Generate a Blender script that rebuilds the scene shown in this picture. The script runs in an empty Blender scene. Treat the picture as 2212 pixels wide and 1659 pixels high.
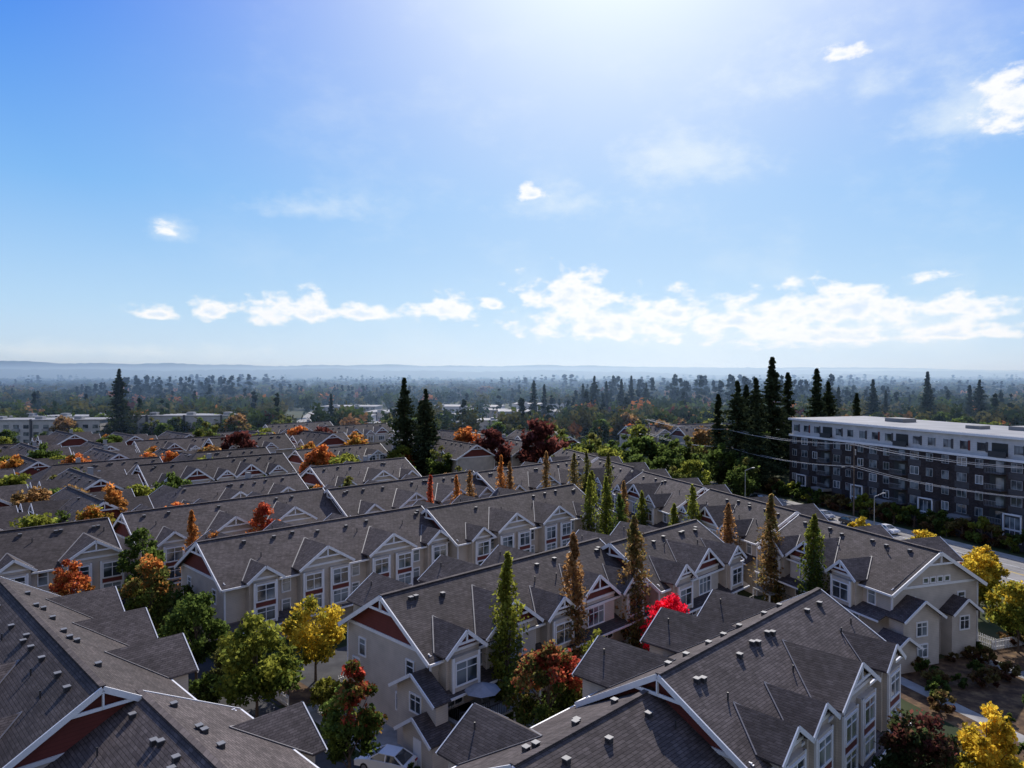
import bpy, math, random
import numpy as np
from mathutils import Vector
random.seed(7)
R_=math.radians
scene=bpy.context.scene
# ------------------------------------------------------------------ materials
def newmat(name):
    m=bpy.data.materials.new(name); m.use_nodes=True
    nt=m.node_tree; b=nt.nodes['Principled BSDF']
    return m,nt,b
def N(nt,t,**k):
    n=nt.nodes.new(t)
    for a,v in k.items(): setattr(n,a,v)
    return n
def simple(name,col,rough=.7,noise=0.15,scale=3.0,metal=0,spec=None):
    m,nt,b=newmat(name)
    tc=N(nt,'ShaderNodeTexCoord'); no=N(nt,'ShaderNodeTexNoise'); no.inputs['Scale'].default_value=scale; no.inputs['Detail'].default_value=5
    nt.links.new(tc.outputs['Object'],no.inputs['Vector'])
    mr=N(nt,'ShaderNodeMapRange'); mr.inputs['From Min'].default_value=.25; mr.inputs['From Max'].default_value=.75
    mr.inputs['To Min'].default_value=1-noise; mr.inputs['To Max'].default_value=1+noise
    nt.links.new(no.outputs['Fac'],mr.inputs['Value'])
    mx=N(nt,'ShaderNodeVectorMath',operation='SCALE'); mx.inputs[0].default_value=col
    nt.links.new(mr.outputs[0],mx.inputs['Scale']); nt.links.new(mx.outputs[0],b.inputs['Base Color'])
    b.inputs['Roughness'].default_value=rough; b.inputs['Metallic'].default_value=metal
    if spec is not None: b.inputs['Specular IOR Level'].default_value=spec
    return m
def shingle(name,c1,c2,bw=.55,rh=.2,mort=.02,md=.6):
    m,nt,b=newmat(name)
    tc=N(nt,'ShaderNodeTexCoord'); sp=N(nt,'ShaderNodeSeparateXYZ'); nt.links.new(tc.outputs['Object'],sp.inputs[0])
    ad=N(nt,'ShaderNodeMath',operation='ADD'); nt.links.new(sp.outputs[0],ad.inputs[0]); nt.links.new(sp.outputs[1],ad.inputs[1])
    mu=N(nt,'ShaderNodeMath',operation='MULTIPLY'); mu.inputs[1].default_value=2.0; nt.links.new(sp.outputs[2],mu.inputs[0])
    cb=N(nt,'ShaderNodeCombineXYZ'); nt.links.new(ad.outputs[0],cb.inputs[0]); nt.links.new(mu.outputs[0],cb.inputs[1])
    br=N(nt,'ShaderNodeTexBrick'); nt.links.new(cb.outputs[0],br.inputs['Vector'])
    br.inputs['Scale'].default_value=1; br.inputs['Brick Width'].default_value=bw; br.inputs['Row Height'].default_value=rh
    br.inputs['Mortar Size'].default_value=mort; br.inputs['Color1'].default_value=(*c1,1); br.inputs['Color2'].default_value=(*c2,1)
    br.inputs['Mortar'].default_value=(c1[0]*md,c1[1]*md,c1[2]*md,1); br.inputs['Bias'].default_value=0
    no=N(nt,'ShaderNodeTexNoise'); no.inputs['Scale'].default_value=.35; no.inputs['Detail'].default_value=6; no.inputs['Roughness'].default_value=.7
    nt.links.new(tc.outputs['Object'],no.inputs['Vector'])
    mr=N(nt,'ShaderNodeMapRange'); mr.inputs['From Min'].default_value=.3; mr.inputs['From Max'].default_value=.7; mr.inputs['To Min'].default_value=.7; mr.inputs['To Max'].default_value=1.32
    nt.links.new(no.outputs['Fac'],mr.inputs['Value'])
    oi=N(nt,'ShaderNodeObjectInfo'); m2=N(nt,'ShaderNodeMapRange'); m2.inputs['To Min'].default_value=.75; m2.inputs['To Max'].default_value=1.2
    nt.links.new(oi.outputs['Random'],m2.inputs['Value'])
    mm=N(nt,'ShaderNodeMath',operation='MULTIPLY'); nt.links.new(mr.outputs[0],mm.inputs[0]); nt.links.new(m2.outputs[0],mm.inputs[1])
    n3=N(nt,'ShaderNodeTexNoise'); n3.inputs['Scale'].default_value=2.2; n3.inputs['Detail'].default_value=4; nt.links.new(tc.outputs['Object'],n3.inputs['Vector'])
    m3=N(nt,'ShaderNodeMapRange'); m3.inputs['From Min'].default_value=.3; m3.inputs['From Max'].default_value=.7; m3.inputs['To Min'].default_value=.8; m3.inputs['To Max'].default_value=1.22; nt.links.new(n3.outputs['Fac'],m3.inputs['Value'])
    m4=N(nt,'ShaderNodeMath',operation='MULTIPLY'); nt.links.new(mm.outputs[0],m4.inputs[0]); nt.links.new(m3.outputs[0],m4.inputs[1])
    mx=N(nt,'ShaderNodeVectorMath',operation='SCALE'); nt.links.new(br.outputs['Color'],mx.inputs[0]); nt.links.new(m4.outputs[0],mx.inputs['Scale'])
    nt.links.new(mx.outputs[0],b.inputs['Base Color']); b.inputs['Roughness'].default_value=.85; b.inputs['Specular IOR Level'].default_value=.16
    bp=N(nt,'ShaderNodeBump'); bp.inputs['Strength'].default_value=.5; bp.inputs['Distance'].default_value=.03
    nt.links.new(br.outputs['Fac'],bp.inputs['Height']); bp.invert=True; nt.links.new(bp.outputs[0],b.inputs['Normal'])
    return m
def siding(name,col,pitch=.18,depth=.75):
    m,nt,b=newmat(name)
    tc=N(nt,'ShaderNodeTexCoord'); sp=N(nt,'ShaderNodeSeparateXYZ'); nt.links.new(tc.outputs['Object'],sp.inputs[0])
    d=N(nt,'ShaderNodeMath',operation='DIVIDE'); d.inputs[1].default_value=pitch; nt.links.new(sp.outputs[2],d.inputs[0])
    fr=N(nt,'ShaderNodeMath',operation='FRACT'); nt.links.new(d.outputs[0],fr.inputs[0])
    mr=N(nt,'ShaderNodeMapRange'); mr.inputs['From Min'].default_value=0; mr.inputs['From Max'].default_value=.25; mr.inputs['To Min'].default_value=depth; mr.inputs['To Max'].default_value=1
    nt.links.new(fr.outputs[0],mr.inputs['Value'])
    no=N(nt,'ShaderNodeTexNoise'); no.inputs['Scale'].default_value=.8; no.inputs['Detail'].default_value=6; nt.links.new(tc.outputs['Object'],no.inputs['Vector'])
    m2=N(nt,'ShaderNodeMapRange'); m2.inputs['From Min'].default_value=.3; m2.inputs['From Max'].default_value=.7; m2.inputs['To Min'].default_value=.85; m2.inputs['To Max'].default_value=1.1
    nt.links.new(no.outputs['Fac'],m2.inputs['Value'])
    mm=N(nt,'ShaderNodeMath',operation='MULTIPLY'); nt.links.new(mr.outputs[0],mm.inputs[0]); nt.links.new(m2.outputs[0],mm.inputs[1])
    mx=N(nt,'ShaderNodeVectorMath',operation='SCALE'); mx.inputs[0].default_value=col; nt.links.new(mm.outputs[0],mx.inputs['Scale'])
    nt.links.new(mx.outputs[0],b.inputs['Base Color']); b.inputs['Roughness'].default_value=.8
    return m
def glassmat(name,c1,c2):
    m,nt,b=newmat(name)
    tc=N(nt,'ShaderNodeTexCoord'); no=N(nt,'ShaderNodeTexNoise'); no.inputs['Scale'].default_value=.45; no.inputs['Detail'].default_value=1
    nt.links.new(tc.outputs['Object'],no.inputs['Vector'])
    cr=N(nt,'ShaderNodeValToRGB'); cr.color_ramp.elements[0].position=.42; cr.color_ramp.elements[0].color=(*c1,1); cr.color_ramp.elements[1].position=.6; cr.color_ramp.elements[1].color=(*c2,1)
    nt.links.new(no.outputs['Fac'],cr.inputs[0]); nt.links.new(cr.outputs[0],b.inputs['Base Color'])
    b.inputs['Roughness'].default_value=.06; b.inputs['IOR'].default_value=1.6; b.inputs['Specular IOR Level'].default_value=.8
    return m
def ground_mat(name,c1,c2,c3,scale):
    m,nt,b=newmat(name)
    tc=N(nt,'ShaderNodeTexCoord'); no=N(nt,'ShaderNodeTexNoise'); no.inputs['Scale'].default_value=scale; no.inputs['Detail'].default_value=10; no.inputs['Roughness'].default_value=.65
    nt.links.new(tc.outputs['Object'],no.inputs['Vector'])
    cr=N(nt,'ShaderNodeValToRGB'); e=cr.color_ramp.elements; e[0].position=.35; e[0].color=(*c1,1); e[1].position=.68; e[1].color=(*c3,1)
    x=e.new(.5); x.color=(*c2,1)
    nt.links.new(no.outputs['Fac'],cr.inputs[0]); nt.links.new(cr.outputs[0],b.inputs['Base Color']); b.inputs['Roughness'].default_value=.95; b.inputs['Specular IOR Level'].default_value=.2
    return m
M={}
M['roof']=shingle('asphalt_shingles',(.063,.051,.050),(.100,.082,.079))
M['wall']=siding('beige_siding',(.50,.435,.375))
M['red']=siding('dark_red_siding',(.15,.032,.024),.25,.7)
M['trim']=simple('white_trim',(.74,.73,.74),.5,.06,2)
M['glass']=glassmat('window_glass',(.03,.04,.05),(.22,.25,.27))
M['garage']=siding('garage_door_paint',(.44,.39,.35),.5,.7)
M['vent']=simple('dark_vent_metal',(.03,.03,.035),.5)
M['flash']=simple('valley_flashing',(.17,.16,.17),.6)
M['metal']=simple('galvanised_metal',(.40,.41,.45),.4,.1,2,.7)
M['cap']=simple('vent_cap_metal',(.15,.15,.16),.6,.2,2)
M['stack']=simple('chimney_box',(.30,.30,.31),.6)
M['asphalt']=ground_mat('asphalt',(.045,.045,.05),(.06,.06,.065),(.08,.08,.085),.6)
M['road']=ground_mat('worn_road',(.20,.19,.185),(.26,.25,.24),(.33,.31,.30),.3)
M['concrete']=ground_mat('concrete',(.24,.23,.22),(.31,.30,.28),(.38,.36,.34),.5)
M['grass']=ground_mat('lawn_and_soil',(.022,.034,.012),(.04,.052,.018),(.075,.065,.03),.06)
M['lawn']=ground_mat('lawn',(.05,.08,.02),(.09,.12,.03),(.16,.15,.05),.5)
M['bark']=ground_mat('bark_mulch',(.05,.03,.02),(.10,.06,.035),(.22,.14,.07),.9)
M['paint']=simple('road_paint',(.75,.75,.72),.6)
M['yellow']=simple('yellow_road_paint',(.6,.4,.04),.6)
M['brick']=shingle('dark_brick',(.038,.031,.032),(.058,.046,.045),.5,.3,.03,.6)
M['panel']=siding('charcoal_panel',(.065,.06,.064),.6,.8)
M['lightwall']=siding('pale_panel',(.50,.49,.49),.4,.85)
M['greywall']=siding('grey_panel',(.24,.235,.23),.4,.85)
M['membrane']=simple('flat_roof_membrane',(.25,.25,.26),.8,.25,.2)
M['orange']=simple('safety_orange',(.75,.13,.02),.5)
M['wood']=simple('pole_wood',(.14,.10,.075),.9,.3,4)
M['wire']=simple('cable',(.30,.30,.32),.6)
M['black']=simple('black_rubber',(.02,.02,.02),.6)
M['carwhite']=simple('white_car_paint',(.78,.78,.8),.25,.02)
M['cardark']=simple('dark_car_paint',(.03,.035,.045),.25,.02)
M['carblue']=simple('silver_car_paint',(.35,.37,.42),.25,.02)
M['carred']=simple('red_car_paint',(.35,.03,.03),.25,.02)
M['canvas']=simple('umbrella_canvas',(.26,.27,.31),.8)
M['bark_t']=simple('tree_bark',(.09,.065,.05),.95,.3,5)
def foliage(name,tr,k=1.5):
    m=bpy.data.materials.new(name); m.use_nodes=True; nt=m.node_tree
    nt.nodes.remove(nt.nodes['Principled BSDF']); out=nt.nodes['Material Output']
    at=N(nt,'ShaderNodeAttribute',attribute_name='Col'); d=N(nt,'ShaderNodeBsdfDiffuse'); t=N(nt,'ShaderNodeBsdfTranslucent')
    sc=N(nt,'ShaderNodeVectorMath',operation='SCALE'); sc.inputs['Scale'].default_value=k
    mx=N(nt,'ShaderNodeMixShader'); mx.inputs[0].default_value=tr
    nt.links.new(at.outputs['Color'],d.inputs[0]); nt.links.new(at.outputs['Color'],sc.inputs[0]); nt.links.new(sc.outputs[0],t.inputs[0])
    nt.links.new(d.outputs[0],mx.inputs[1]); nt.links.new(t.outputs[0],mx.inputs[2]); nt.links.new(mx.outputs[0],out.inputs[0])
    return m
M['leaf']=foliage('leaves',.55,1.9); M['needle']=foliage('needles',.2)
# ------------------------------------------------------------------ builder
class B:
    def __init__(s): s.d={}
    def f(s,m,pts,part=None):
        k=(part or m,m); vs,fs=s.d.setdefault(k,([],[])); n=len(vs); vs.extend([tuple(p) for p in pts]); fs.append(tuple(range(n,n+len(pts))))
    def hexa(s,m,p,part=None):
        for q in ((3,2,1,0),(4,5,6,7),(0,1,5,4),(1,2,6,5),(2,3,7,6),(3,0,4,7)): s.f(m,[p[i] for i in q],part)
    def box(s,m,x0,x1,y0,y1,z0,z1,part=None):
        x0,x1=min(x0,x1),max(x0,x1); y0,y1=min(y0,y1),max(y0,y1)
        s.hexa(m,[(x0,y0,z0),(x1,y0,z0),(x1,y1,z0),(x0,y1,z0),(x0,y0,z1),(x1,y0,z1),(x1,y1,z1),(x0,y1,z1)],part)
    def slab(s,m,pts,t,part=None):
        n=len(pts); lo=[(p[0],p[1],p[2]-t) for p in pts]
        s.f(m,pts,part); s.f(m,lo[::-1],part)
        for i in range(n):
            j=(i+1)%n; s.f(m,[lo[i],lo[j],pts[j],pts[i]],part)
    def beam(s,m,p,q,w,h,side=(1,0,0),part=None):
        p=Vector(p);q=Vector(q);d=(q-p).normalized();a=Vector(side); a=(a-d*a.dot(d)).normalized(); b=d.cross(a)
        a=a*w/2;b=b*h/2
        s.hexa(m,[p-a-b,p+a-b,p+a+b,p-a+b,q-a-b,q+a-b,q+a+b,q-a+b],part)
    def cyl(s,m,p,q,r0,r1,n=8,part=None):
        p=Vector(p);q=Vector(q);d=(q-p).normalized(); a=d.orthogonal().normalized(); b=d.cross(a)
        c0=[p+(a*math.cos(2*math.pi*i/n)+b*math.sin(2*math.pi*i/n))*r0 for i in range(n)]
        c1=[q+(a*math.cos(2*math.pi*i/n)+b*math.sin(2*math.pi*i/n))*r1 for i in range(n)]
        for i in range(n):
            j=(i+1)%n; s.f(m,[c0[i],c0[j],c1[j],c1[i]],part)
        s.f(m,c0[::-1],part); s.f(m,c1,part)
    def fbox(s,m,face,a0,a1,o0,o1,z0,z1,part=None):
        if face=='F': s.box(m,a0,a1,-o1,-o0,z0,z1,part)
        elif face=='K': s.box(m,a0,a1,o0,o1,z0,z1,part)
        elif face=='L': s.box(m,-o1,-o0,a0,a1,z0,z1,part)
        else: s.box(m,o0,o1,a0,a1,z0,z1,part)
    def window(s,face,a,z0,z1,w,o,nm=1,tr=True):
        h=w/2
        s.fbox('glass',face,a-h,a+h,o,o+.03,z0,z1,'windows')
        t=.13
        s.fbox('trim',face,a-h-t,a-h,o,o+.1,z0-t,z1+t); s.fbox('trim',face,a+h,a+h+t,o,o+.1,z0-t,z1+t)
        s.fbox('trim',face,a-h,a+h,o,o+.1,z0-t,z0); s.fbox('trim',face,a-h,a+h,o,o+.1,z1,z1+t)
        for i in range(nm):
            c=a-h+w*(i+1)/(nm+1); s.fbox('trim',face,c-.035,c+.035,o+.03,o+.08,z0,z1)
        if tr:
            c=z0+(z1-z0)*.68
            s.fbox('trim',face,a-h,a+h,o+.03,o+.075,c-.03,c+.03)
    def finish(s,name,loc=(0,0,0),rz=0,single=False,share=None):
        if share is None:
            share=[]
            for (part,m),(vs,fs) in s.d.items():
                me=bpy.data.meshes.new(part); me.from_pydata(vs,[],fs); me.materials.append(M[m]); me.update(); share.append((part,me))
        if len(share)==1 or single:
            ob=bpy.data.objects.new(name,share[0][1]); scene.collection.objects.link(ob); ob.location=loc; ob.rotation_euler=(0,0,rz); return share
        e=bpy.data.objects.new(name,None); scene.collection.objects.link(e); e.location=loc; e.rotation_euler=(0,0,rz)
        for part,me in share:
            o=bpy.data.objects.new(part,me); scene.collection.objects.link(o); o.parent=e
        return share
# ------------------------------------------------------------------ town houses
def gable(b,face,cx,hw,zg,of,kk,P,truss=True,panel='wall',z0=2.6,flash=True,inset=.55):
    sg=-1 if face=='F' else 1
    def pt(a,o,z): return (a,sg*o,z)
    ze_=zg-kk*hw
    yr=(P['zr']-zg)/P['k']; ye=min((P['zr']-ze_)/P['k'],of-.05)
    for sx in (-1,1):
        q=[pt(cx,of,zg),pt(cx,yr,zg),pt(cx+sx*hw,ye,ze_),pt(cx+sx*hw,of,ze_)]
        b.slab('roof',[(x,y,z+.05) for x,y,z in q],.13,'dormer_roofs')
        b.beam('trim',pt(cx,of+.02,zg-.1),pt(cx+sx*hw,of+.02,ze_-.1),.08,.3,(0,1,0))
        if flash: b.beam('flash',pt(cx,yr,zg+.07),pt(cx+sx*hw,ye,ze_+.07),.12,.05,(1,0,0))
    hi=hw-.45; wo=of-inset; zt=zg-.15; ze2=zt-kk*hi
    b.fbox('wall',face,cx-hi,cx+hi,P['hd']-.3,wo,z0,ze2,'walls')
    b.f(panel,[pt(cx-hi,wo+.01,ze2),pt(cx+hi,wo+.01,ze2),pt(cx,wo+.01,zt)],'gable_panels')
    b.fbox('trim',face,cx-hi,cx+hi,wo,wo+.12,ze2-.13,ze2+.1)
    if truss:
        zc=zg-kk*hw*.5; hc=hw*.5
        b.beam('trim',pt(cx-hc,of-.03,zc-.1),pt(cx+hc,of-.03,zc-.1),.08,.18,(0,1,0))
        b.beam('trim',pt(cx,of-.03,zc-.1),pt(cx,of-.03,zg-.2),.1,.16,(0,1,0))
    return ze2
def bay(b,face,cx,w,o,z0,z1,floors,reds=True):
    b.fbox('wall',face,cx-w/2,cx+w/2,o-.5,o,z0,z1,'walls')
    b.fbox('trim',face,cx-w/2-.02,cx-w/2+.2,o-.1,o+.05,z0,z1); b.fbox('trim',face,cx+w/2-.2,cx+w/2+.02,o-.1,o+.05,z0,z1)
    for i,(a,c) in enumerate(floors):
        b.window(face,cx,a,c,w-.7,o,1)
        if reds and i<len(floors)-1:
            b.fbox('red',face,cx-w/2+.2,cx+w/2-.2,o,o+.03,c+.2,floors[i+1][0]-.2,'red_panels')
def row(L,th,ox,oy,zr=11.2,ze=7.6,hd=6.0,style='A',detail=2,hipR=0,hipL=0,wings=True,front=None,extra=None,seed=0,wdrop=.55):
    rg=random.Random(seed*13+int(L*7)); b=B(); ov=.6; k=(zr-ze)/hd; P=dict(zr=zr,ze=ze,hd=hd,k=k)
    b.f('wall',[(0,-hd,0),(L,-hd,0),(L,-hd,ze),(0,-hd,ze)],'walls'); b.f('wall',[(L,hd,0),(0,hd,0),(0,hd,ze),(L,hd,ze)],'walls')
    b.f('wall',[(0,hd,0),(0,-hd,0),(0,-hd,ze),(0,hd,ze)],'walls'); b.f('wall',[(L,-hd,0),(L,hd,0),(L,hd,ze),(L,-hd,ze)],'walls')
    eo=hd+ov; zee=ze-k*ov; t=.2
    for sg in (-1,1):
        q=[(-ov+(ov+hipL),0,zr) if hipL else (-ov,0,zr),(L-hipR,0,zr) if hipR else (L+ov,0,zr),(L+ov,sg*eo,zee),(-ov,sg*eo,zee)]
        b.slab('roof',q,t,'roof')
        b.beam('trim',(-ov,sg*(eo+.06),zee-.12),(L+ov,sg*(eo+.06),zee-.12),.14,.2,(0,1,0))
    for hip,x,sx in ((hipL,0,-1),(hipR,L,1)):
        if hip:
            b.slab('roof',[(x-sx*hip,0,zr),(x+sx*ov,-eo,zee),(x+sx*ov,eo,zee)],t,'roof')
            b.beam('trim',(x+sx*(ov+.06),-eo,zee-.12),(x+sx*(ov+.06),eo,zee-.12),.12,.22,(1,0,0))
        else:
            b.f('red',[(x+sx*.01,-hd,ze),(x+sx*.01,hd,ze),(x+sx*.01,0,zr)],'gable_panels')
            for sg in (-1,1):
                b.beam('trim',(x+sx*(ov+.05),0,zr-.14),(x+sx*(ov+.05),sg*eo,zee-.14),.1,.36,(1,0,0))
            zc=zr-(zr-ze)*.3; hc=hd*.3
            b.beam('trim',(x+sx*(ov+.02),-hc,zc-.2),(x+sx*(ov+.02),hc,zc-.2),.1,.2,(1,0,0))
            b.beam('trim',(x+sx*(ov+.02),0,zc-.2),(x+sx*(ov+.02),0,zr-.3),.1,.2,(0,1,0))
            face='L' if sx<0 else 'R'; o=0 if sx<0 else L
            b.fbox('trim',face,-hd,hd,o+.0,o+.1,ze-.15,ze+.12)
            if detail>1:
                for a in (-3.4,3.6): b.window(face,a,5.0,6.4,.9,o,0)
                b.window(face,-2,1.9,3.2,.9,o,0)
    for x in (0,L):
        for sg in (-1,1):
            b.box('trim',x-.08,x+.08,sg*hd-.08,sg*hd+.08,0,ze)
    b.beam('roof',(-ov+hipL,0,zr+.03),(L+ov-hipR,0,zr+.03),.35,.08,(0,1,0),'roof')
    if front is None:
        front=[]
        if style=='A':
            x=3.6; i=0
            while x<L-2.2:
                if i%3==1 or (i%3==2 and x+3.8<L-1):
                    if x+3.8>L-.5: break
                    front.append(('pair',x+1.6)); x+=9.0
                else: front.append(('one',x)); x+=6.6
                i+=1
        else:
            x=3.0; i=0
            while x<L-2.2:
                front.append(('big' if i%2 else 'top',x)); x+=5.4 if i%2==0 else 6.0
                i+=1
    for kind,x in front:
        j=rg.uniform(-.15,.15)
        if kind=='pair':
            gable(b,'F',x,3.6,10.1+j-11.2+zr,hd+1.5,.62,P,True,'wall')
            for c in (x-1.75,x+1.75): bay(b,'F',c,2.6,hd+1.35,2.6,7.35,[(3.1,4.5),(5.35,7.0)])
        elif kind=='one':
            gable(b,'F',x,2.15,9.2+j-11.2+zr,hd+1.4,.72,P,False,'wall')
            bay(b,'F',x,2.7,hd+1.25,2.6,7.35,[(3.1,4.5),(5.35,7.0)])
        elif kind=='top':
            gable(b,'F',x,2.2,9.5+j-11.2+zr,hd+1.5,.8,P,True,'red',z0=4.4)
            bay(b,'F',x,2.9,hd+1.4,4.6,7.4,[(5.15,6.9)])
        elif kind=='big':
            gable(b,'F',x,3.5,10.3+j-11.2+zr,hd+1.1,.75,P,True,'red',z0=4.4)
            b.window('F',x,5.2,6.9,2.4,hd+.56,2)
        if detail>1:
            xx=x+(4.6 if kind=='pair' else 3.0)
            if xx+.8<L: b.window('F',xx,5.4,6.8,.9,hd,0)
            if style=='A' and xx+.8<L: b.window('F',xx,3.2,4.4,.9,hd,0)
    if detail>1:
        zs=4.5 if style!='A' else 2.55
        b.slab('roof',[(.1,-hd,zs+.75),(L-.1,-hd,zs+.75),(L-.1,-hd-1.7,zs),(.1,-hd-1.7,zs)][::-1],.12,'skirt_roof')
        b.box('trim',.1,L-.1,-hd-1.8,-hd-1.7,zs-.2,zs-.02)
        x=1.2
        while x<L-3:
            b.fbox('garage','F',x,x+2.6,hd,hd+.05,.05,2.2,'garage_doors'); b.fbox('trim','F',x-.12,x+2.72,hd,hd+.04,2.2,2.32)
            if style!='A' : b.window('F',x+1.3,2.9,4.0,1.6,hd,1)
            x+=4.1
        if style!='A':
            x=.8
            while x<L-3.4:
                b.box('stack',x,x+3.2,-hd-2.6,-hd-.05,2.45,2.62,'decks')
                b.box('vent',x,x+3.2,-hd-2.62,-hd-2.56,3.5,3.56,'deck_railings')
                for i in range(17): b.box('vent',x+i*.2-.015,x+i*.2+.015,-hd-2.6,-hd-2.57,2.62,3.5,'deck_railings')
                for c in (x+.05,x+3.15): b.box('trim',c-.07,c+.07,-hd-2.55,-hd-2.4,0,2.45)
                x+=6.2
    if wings:
        x=4.5
        while x<L-2:
            zz=zr-wdrop-rg.random()*.5
            gable(b,'K',x,3.1,zz,hd+2.6,.66,P,True,'red',z0=0)
            b.window('K',x,5.0,6.2,1.8,hd+2.06,1)
            b.cyl('vent',(x-1.2,hd+1.2,zz-.9),(x-1.2,hd+1.2,zz-.3),.06,.06,6,'roof_vents')
            x+=8.6
    x=1.8
    while x<L-1:
        for dx in ((0,.55) if rg.random()<.5 else (0,)):
            for sg in (-1,1):
                if rg.random()<.35: continue
                y=sg*(1.0+rg.random()*.5); z=zr-k*abs(y)
                b.box('vent',x+dx-.17,x+dx+.17,y-.17,y+.17,z-.05,z+.24,'roof_vents')
                b.box('cap',x+dx-.2,x+dx+.2,y-.2,y+.2,z+.24,z+.29,'vent_caps')
        if rg.random()<.5:
            y=-rg.uniform(2,4); z=zr-k*abs(y); b.cyl('vent',(x+1,y,z-.1),(x+1,y,z+.5),.06,.06,6,'roof_vents')
        x+=rg.uniform(2.3,4.2)
    if rg.random()<.6 and detail<2:
        xx=L*rg.uniform(.3,.7); b.box('stack',xx-.4,xx+.4,.6,1.4,zr-1,zr+.9,'chimney'); b.box('cap',xx-.46,xx+.46,.54,1.46,zr+.9,zr+1.0,'vent_caps')
    if extra: extra(b,P,L)
    b.finish('townhouse_row',(ox,oy,0),th)
s2=math.sqrt(.5)
def uv(u,v): return (s2*(u+v),s2*(u-v))
TH=R_(45); TV=R_(-45)
def endL(b,P,L):
    def lowgab(y0,y1,x1,ze,zr_,panel='wall'):
        c=(y0+y1)/2; h=(y1-y0)/2
        b.box('wall',-x1,0,y0,y1,0,ze,'walls')
        b.f(panel,[(-x1-.01,y0,ze),(-x1-.01,y1,ze),(-x1-.01,c,zr_-.1)],'gable_panels')
        for s in (-1,1):
            b.slab('roof',[(-x1-.5,c,zr_),(0,c,zr_),(0,c+s*(h+.4),ze-.12),(-x1-.5,c+s*(h+.4),ze-.12)],.13,'porch_roofs')
            b.beam('trim',(-x1-.54,c,zr_-.1),(-x1-.54,c+s*(h+.4),ze-.22),.08,.26,(1,0,0))
    lowgab(-8.2,-3.2,1.2,5.0,6.6)
    b.window('L',-5.7,3.4,4.7,1.3,1.2,1)
    lowgab(-8.9,-5.2,2.1,2.5,3.9)
    b.box('trim',-2.16,-2.1,-7.6,-6.6,0,2.1,'door')
    b.window('L',4.6,2.6,4.4,.9,0,0)
    b.box('stack',1.2,6.0,-9.6,-6.1,2.45,2.62,'decks')
    for i in range(25): b.box('vent',1.2+i*.2-.015,1.2+i*.2+.015,-9.6,-9.56,2.62,3.6,'deck_railings')
    for i in range(15): b.box('vent',1.2,1.24,-9.6+i*.24-.015,-9.6+i*.24+.015,2.62,3.6,'deck_railings')
    b.box('vent',1.2,6.0,-9.62,-9.54,3.6,3.66,'deck_railings')
def endR(b,P,L):
    def g(y0,y1,x1,ze,zr_,z0=0):
        c=(y0+y1)/2; h=(y1-y0)/2
        b.box('wall',L,L+x1,y0,y1,z0,ze,'walls')
        b.f('wall',[(L+x1+.01,y0,ze),(L+x1+.01,y1,ze),(L+x1+.01,c,zr_-.1)],'gable_panels')
        for s in (-1,1):
            b.slab('roof',[(L+x1+.5,c,zr_),(L,c,zr_),(L,c+s*(h+.4),ze-.12),(L+x1+.5,c+s*(h+.4),ze-.12)],.13,'porch_roofs')
            b.beam('trim',(L+x1+.54,c,zr_-.1),(L+x1+.54,c+s*(h+.4),ze-.22),.08,.26,(1,0,0))
    b.f('wall',[(L+.03,-P['hd'],P['ze']+.13),(L+.03,P['hd'],P['ze']+.13),(L+.03,0,P['zr'])],'gable_panels')
    g(-6.4,-1.6,1.8,5.1,6.9); b.window('R',-4,3.2,4.5,1.3,L+1.8,1)
    g(.8,4.2,1.3,4.9,6.3); b.window('R',2.5,3.0,4.3,1.2,L+1.3,1)
    g(-8.6,-5.6,2.6,2.6,3.8)
    for i in range(4): b.window('R',-1.5+i*1.0,7.9,8.35,.6,L+.03,0,False)
    b.window('R',-3.9,1.0,2.2,1.2,L+1.8,1); b.window('R',5.2,2.4,3.6,.8,L,0)
A1=[('one',4),('pair',11.5),('pair',20.8),('one',28.4)]
def place(u,v,L,**k): x,y=uv(u,v); row(L,TH,x,y,**k)
place(31.6,-80.9,30.2,front=A1,seed=1)
place(62.1,-78.4,30.5,front=[('one',3.5),('pair',9.8),('pair',19),('one',26.8)],seed=2)
place(35.1,-50.3,28.6,style='B',extra=endL,seed=3,front=[('top',2.6),('big',8.6),('top',14.6),('big',20.4),('top',26)])
place(63.9,-47.9,17,style='B',seed=4)
place(38.3,-24.8,24,front=[('one',3),('one',7.2),('pair',13.2),('one',20.8)],seed=5,wdrop=.9)
place(26.2,-25.6,12,zr=9.9,ze=6.8,seed=6,wdrop=.9)
x,y=uv(12.6,-80); row(32,TV,x,y,seed=7,wdrop=1.7)
x,y=uv(14.9,-47.9); row(12.5,TV,x,y,zr=9.9,ze=6.8,seed=8,wdrop=1.5)
place(13,-103,14.5,seed=9); place(31,-105,29,seed=10); place(61,-103,30.5,seed=11); place(92,-101,30,seed=12)
rv=(-.32,.947); nv=(.947,.32); TR=math.atan2(-.947,.32)
def sp(s,p): return (s*rv[0]+p*nv[0], s*rv[1]+p*nv[1])
def proad(s,p,L,**k): x,y=sp(s,p); row(L,TR,x,y,**k)
proad(77,67,20,style='B',extra=endR,seed=13); proad(99,68,19,style='B',seed=14); proad(121,68,19,style='B',seed=15); proad(143,69,19,style='B',seed=16,hipR=4)
proad(166,70,19,style='B',seed=17)
rg=random.Random(3); lanes=[]
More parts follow.
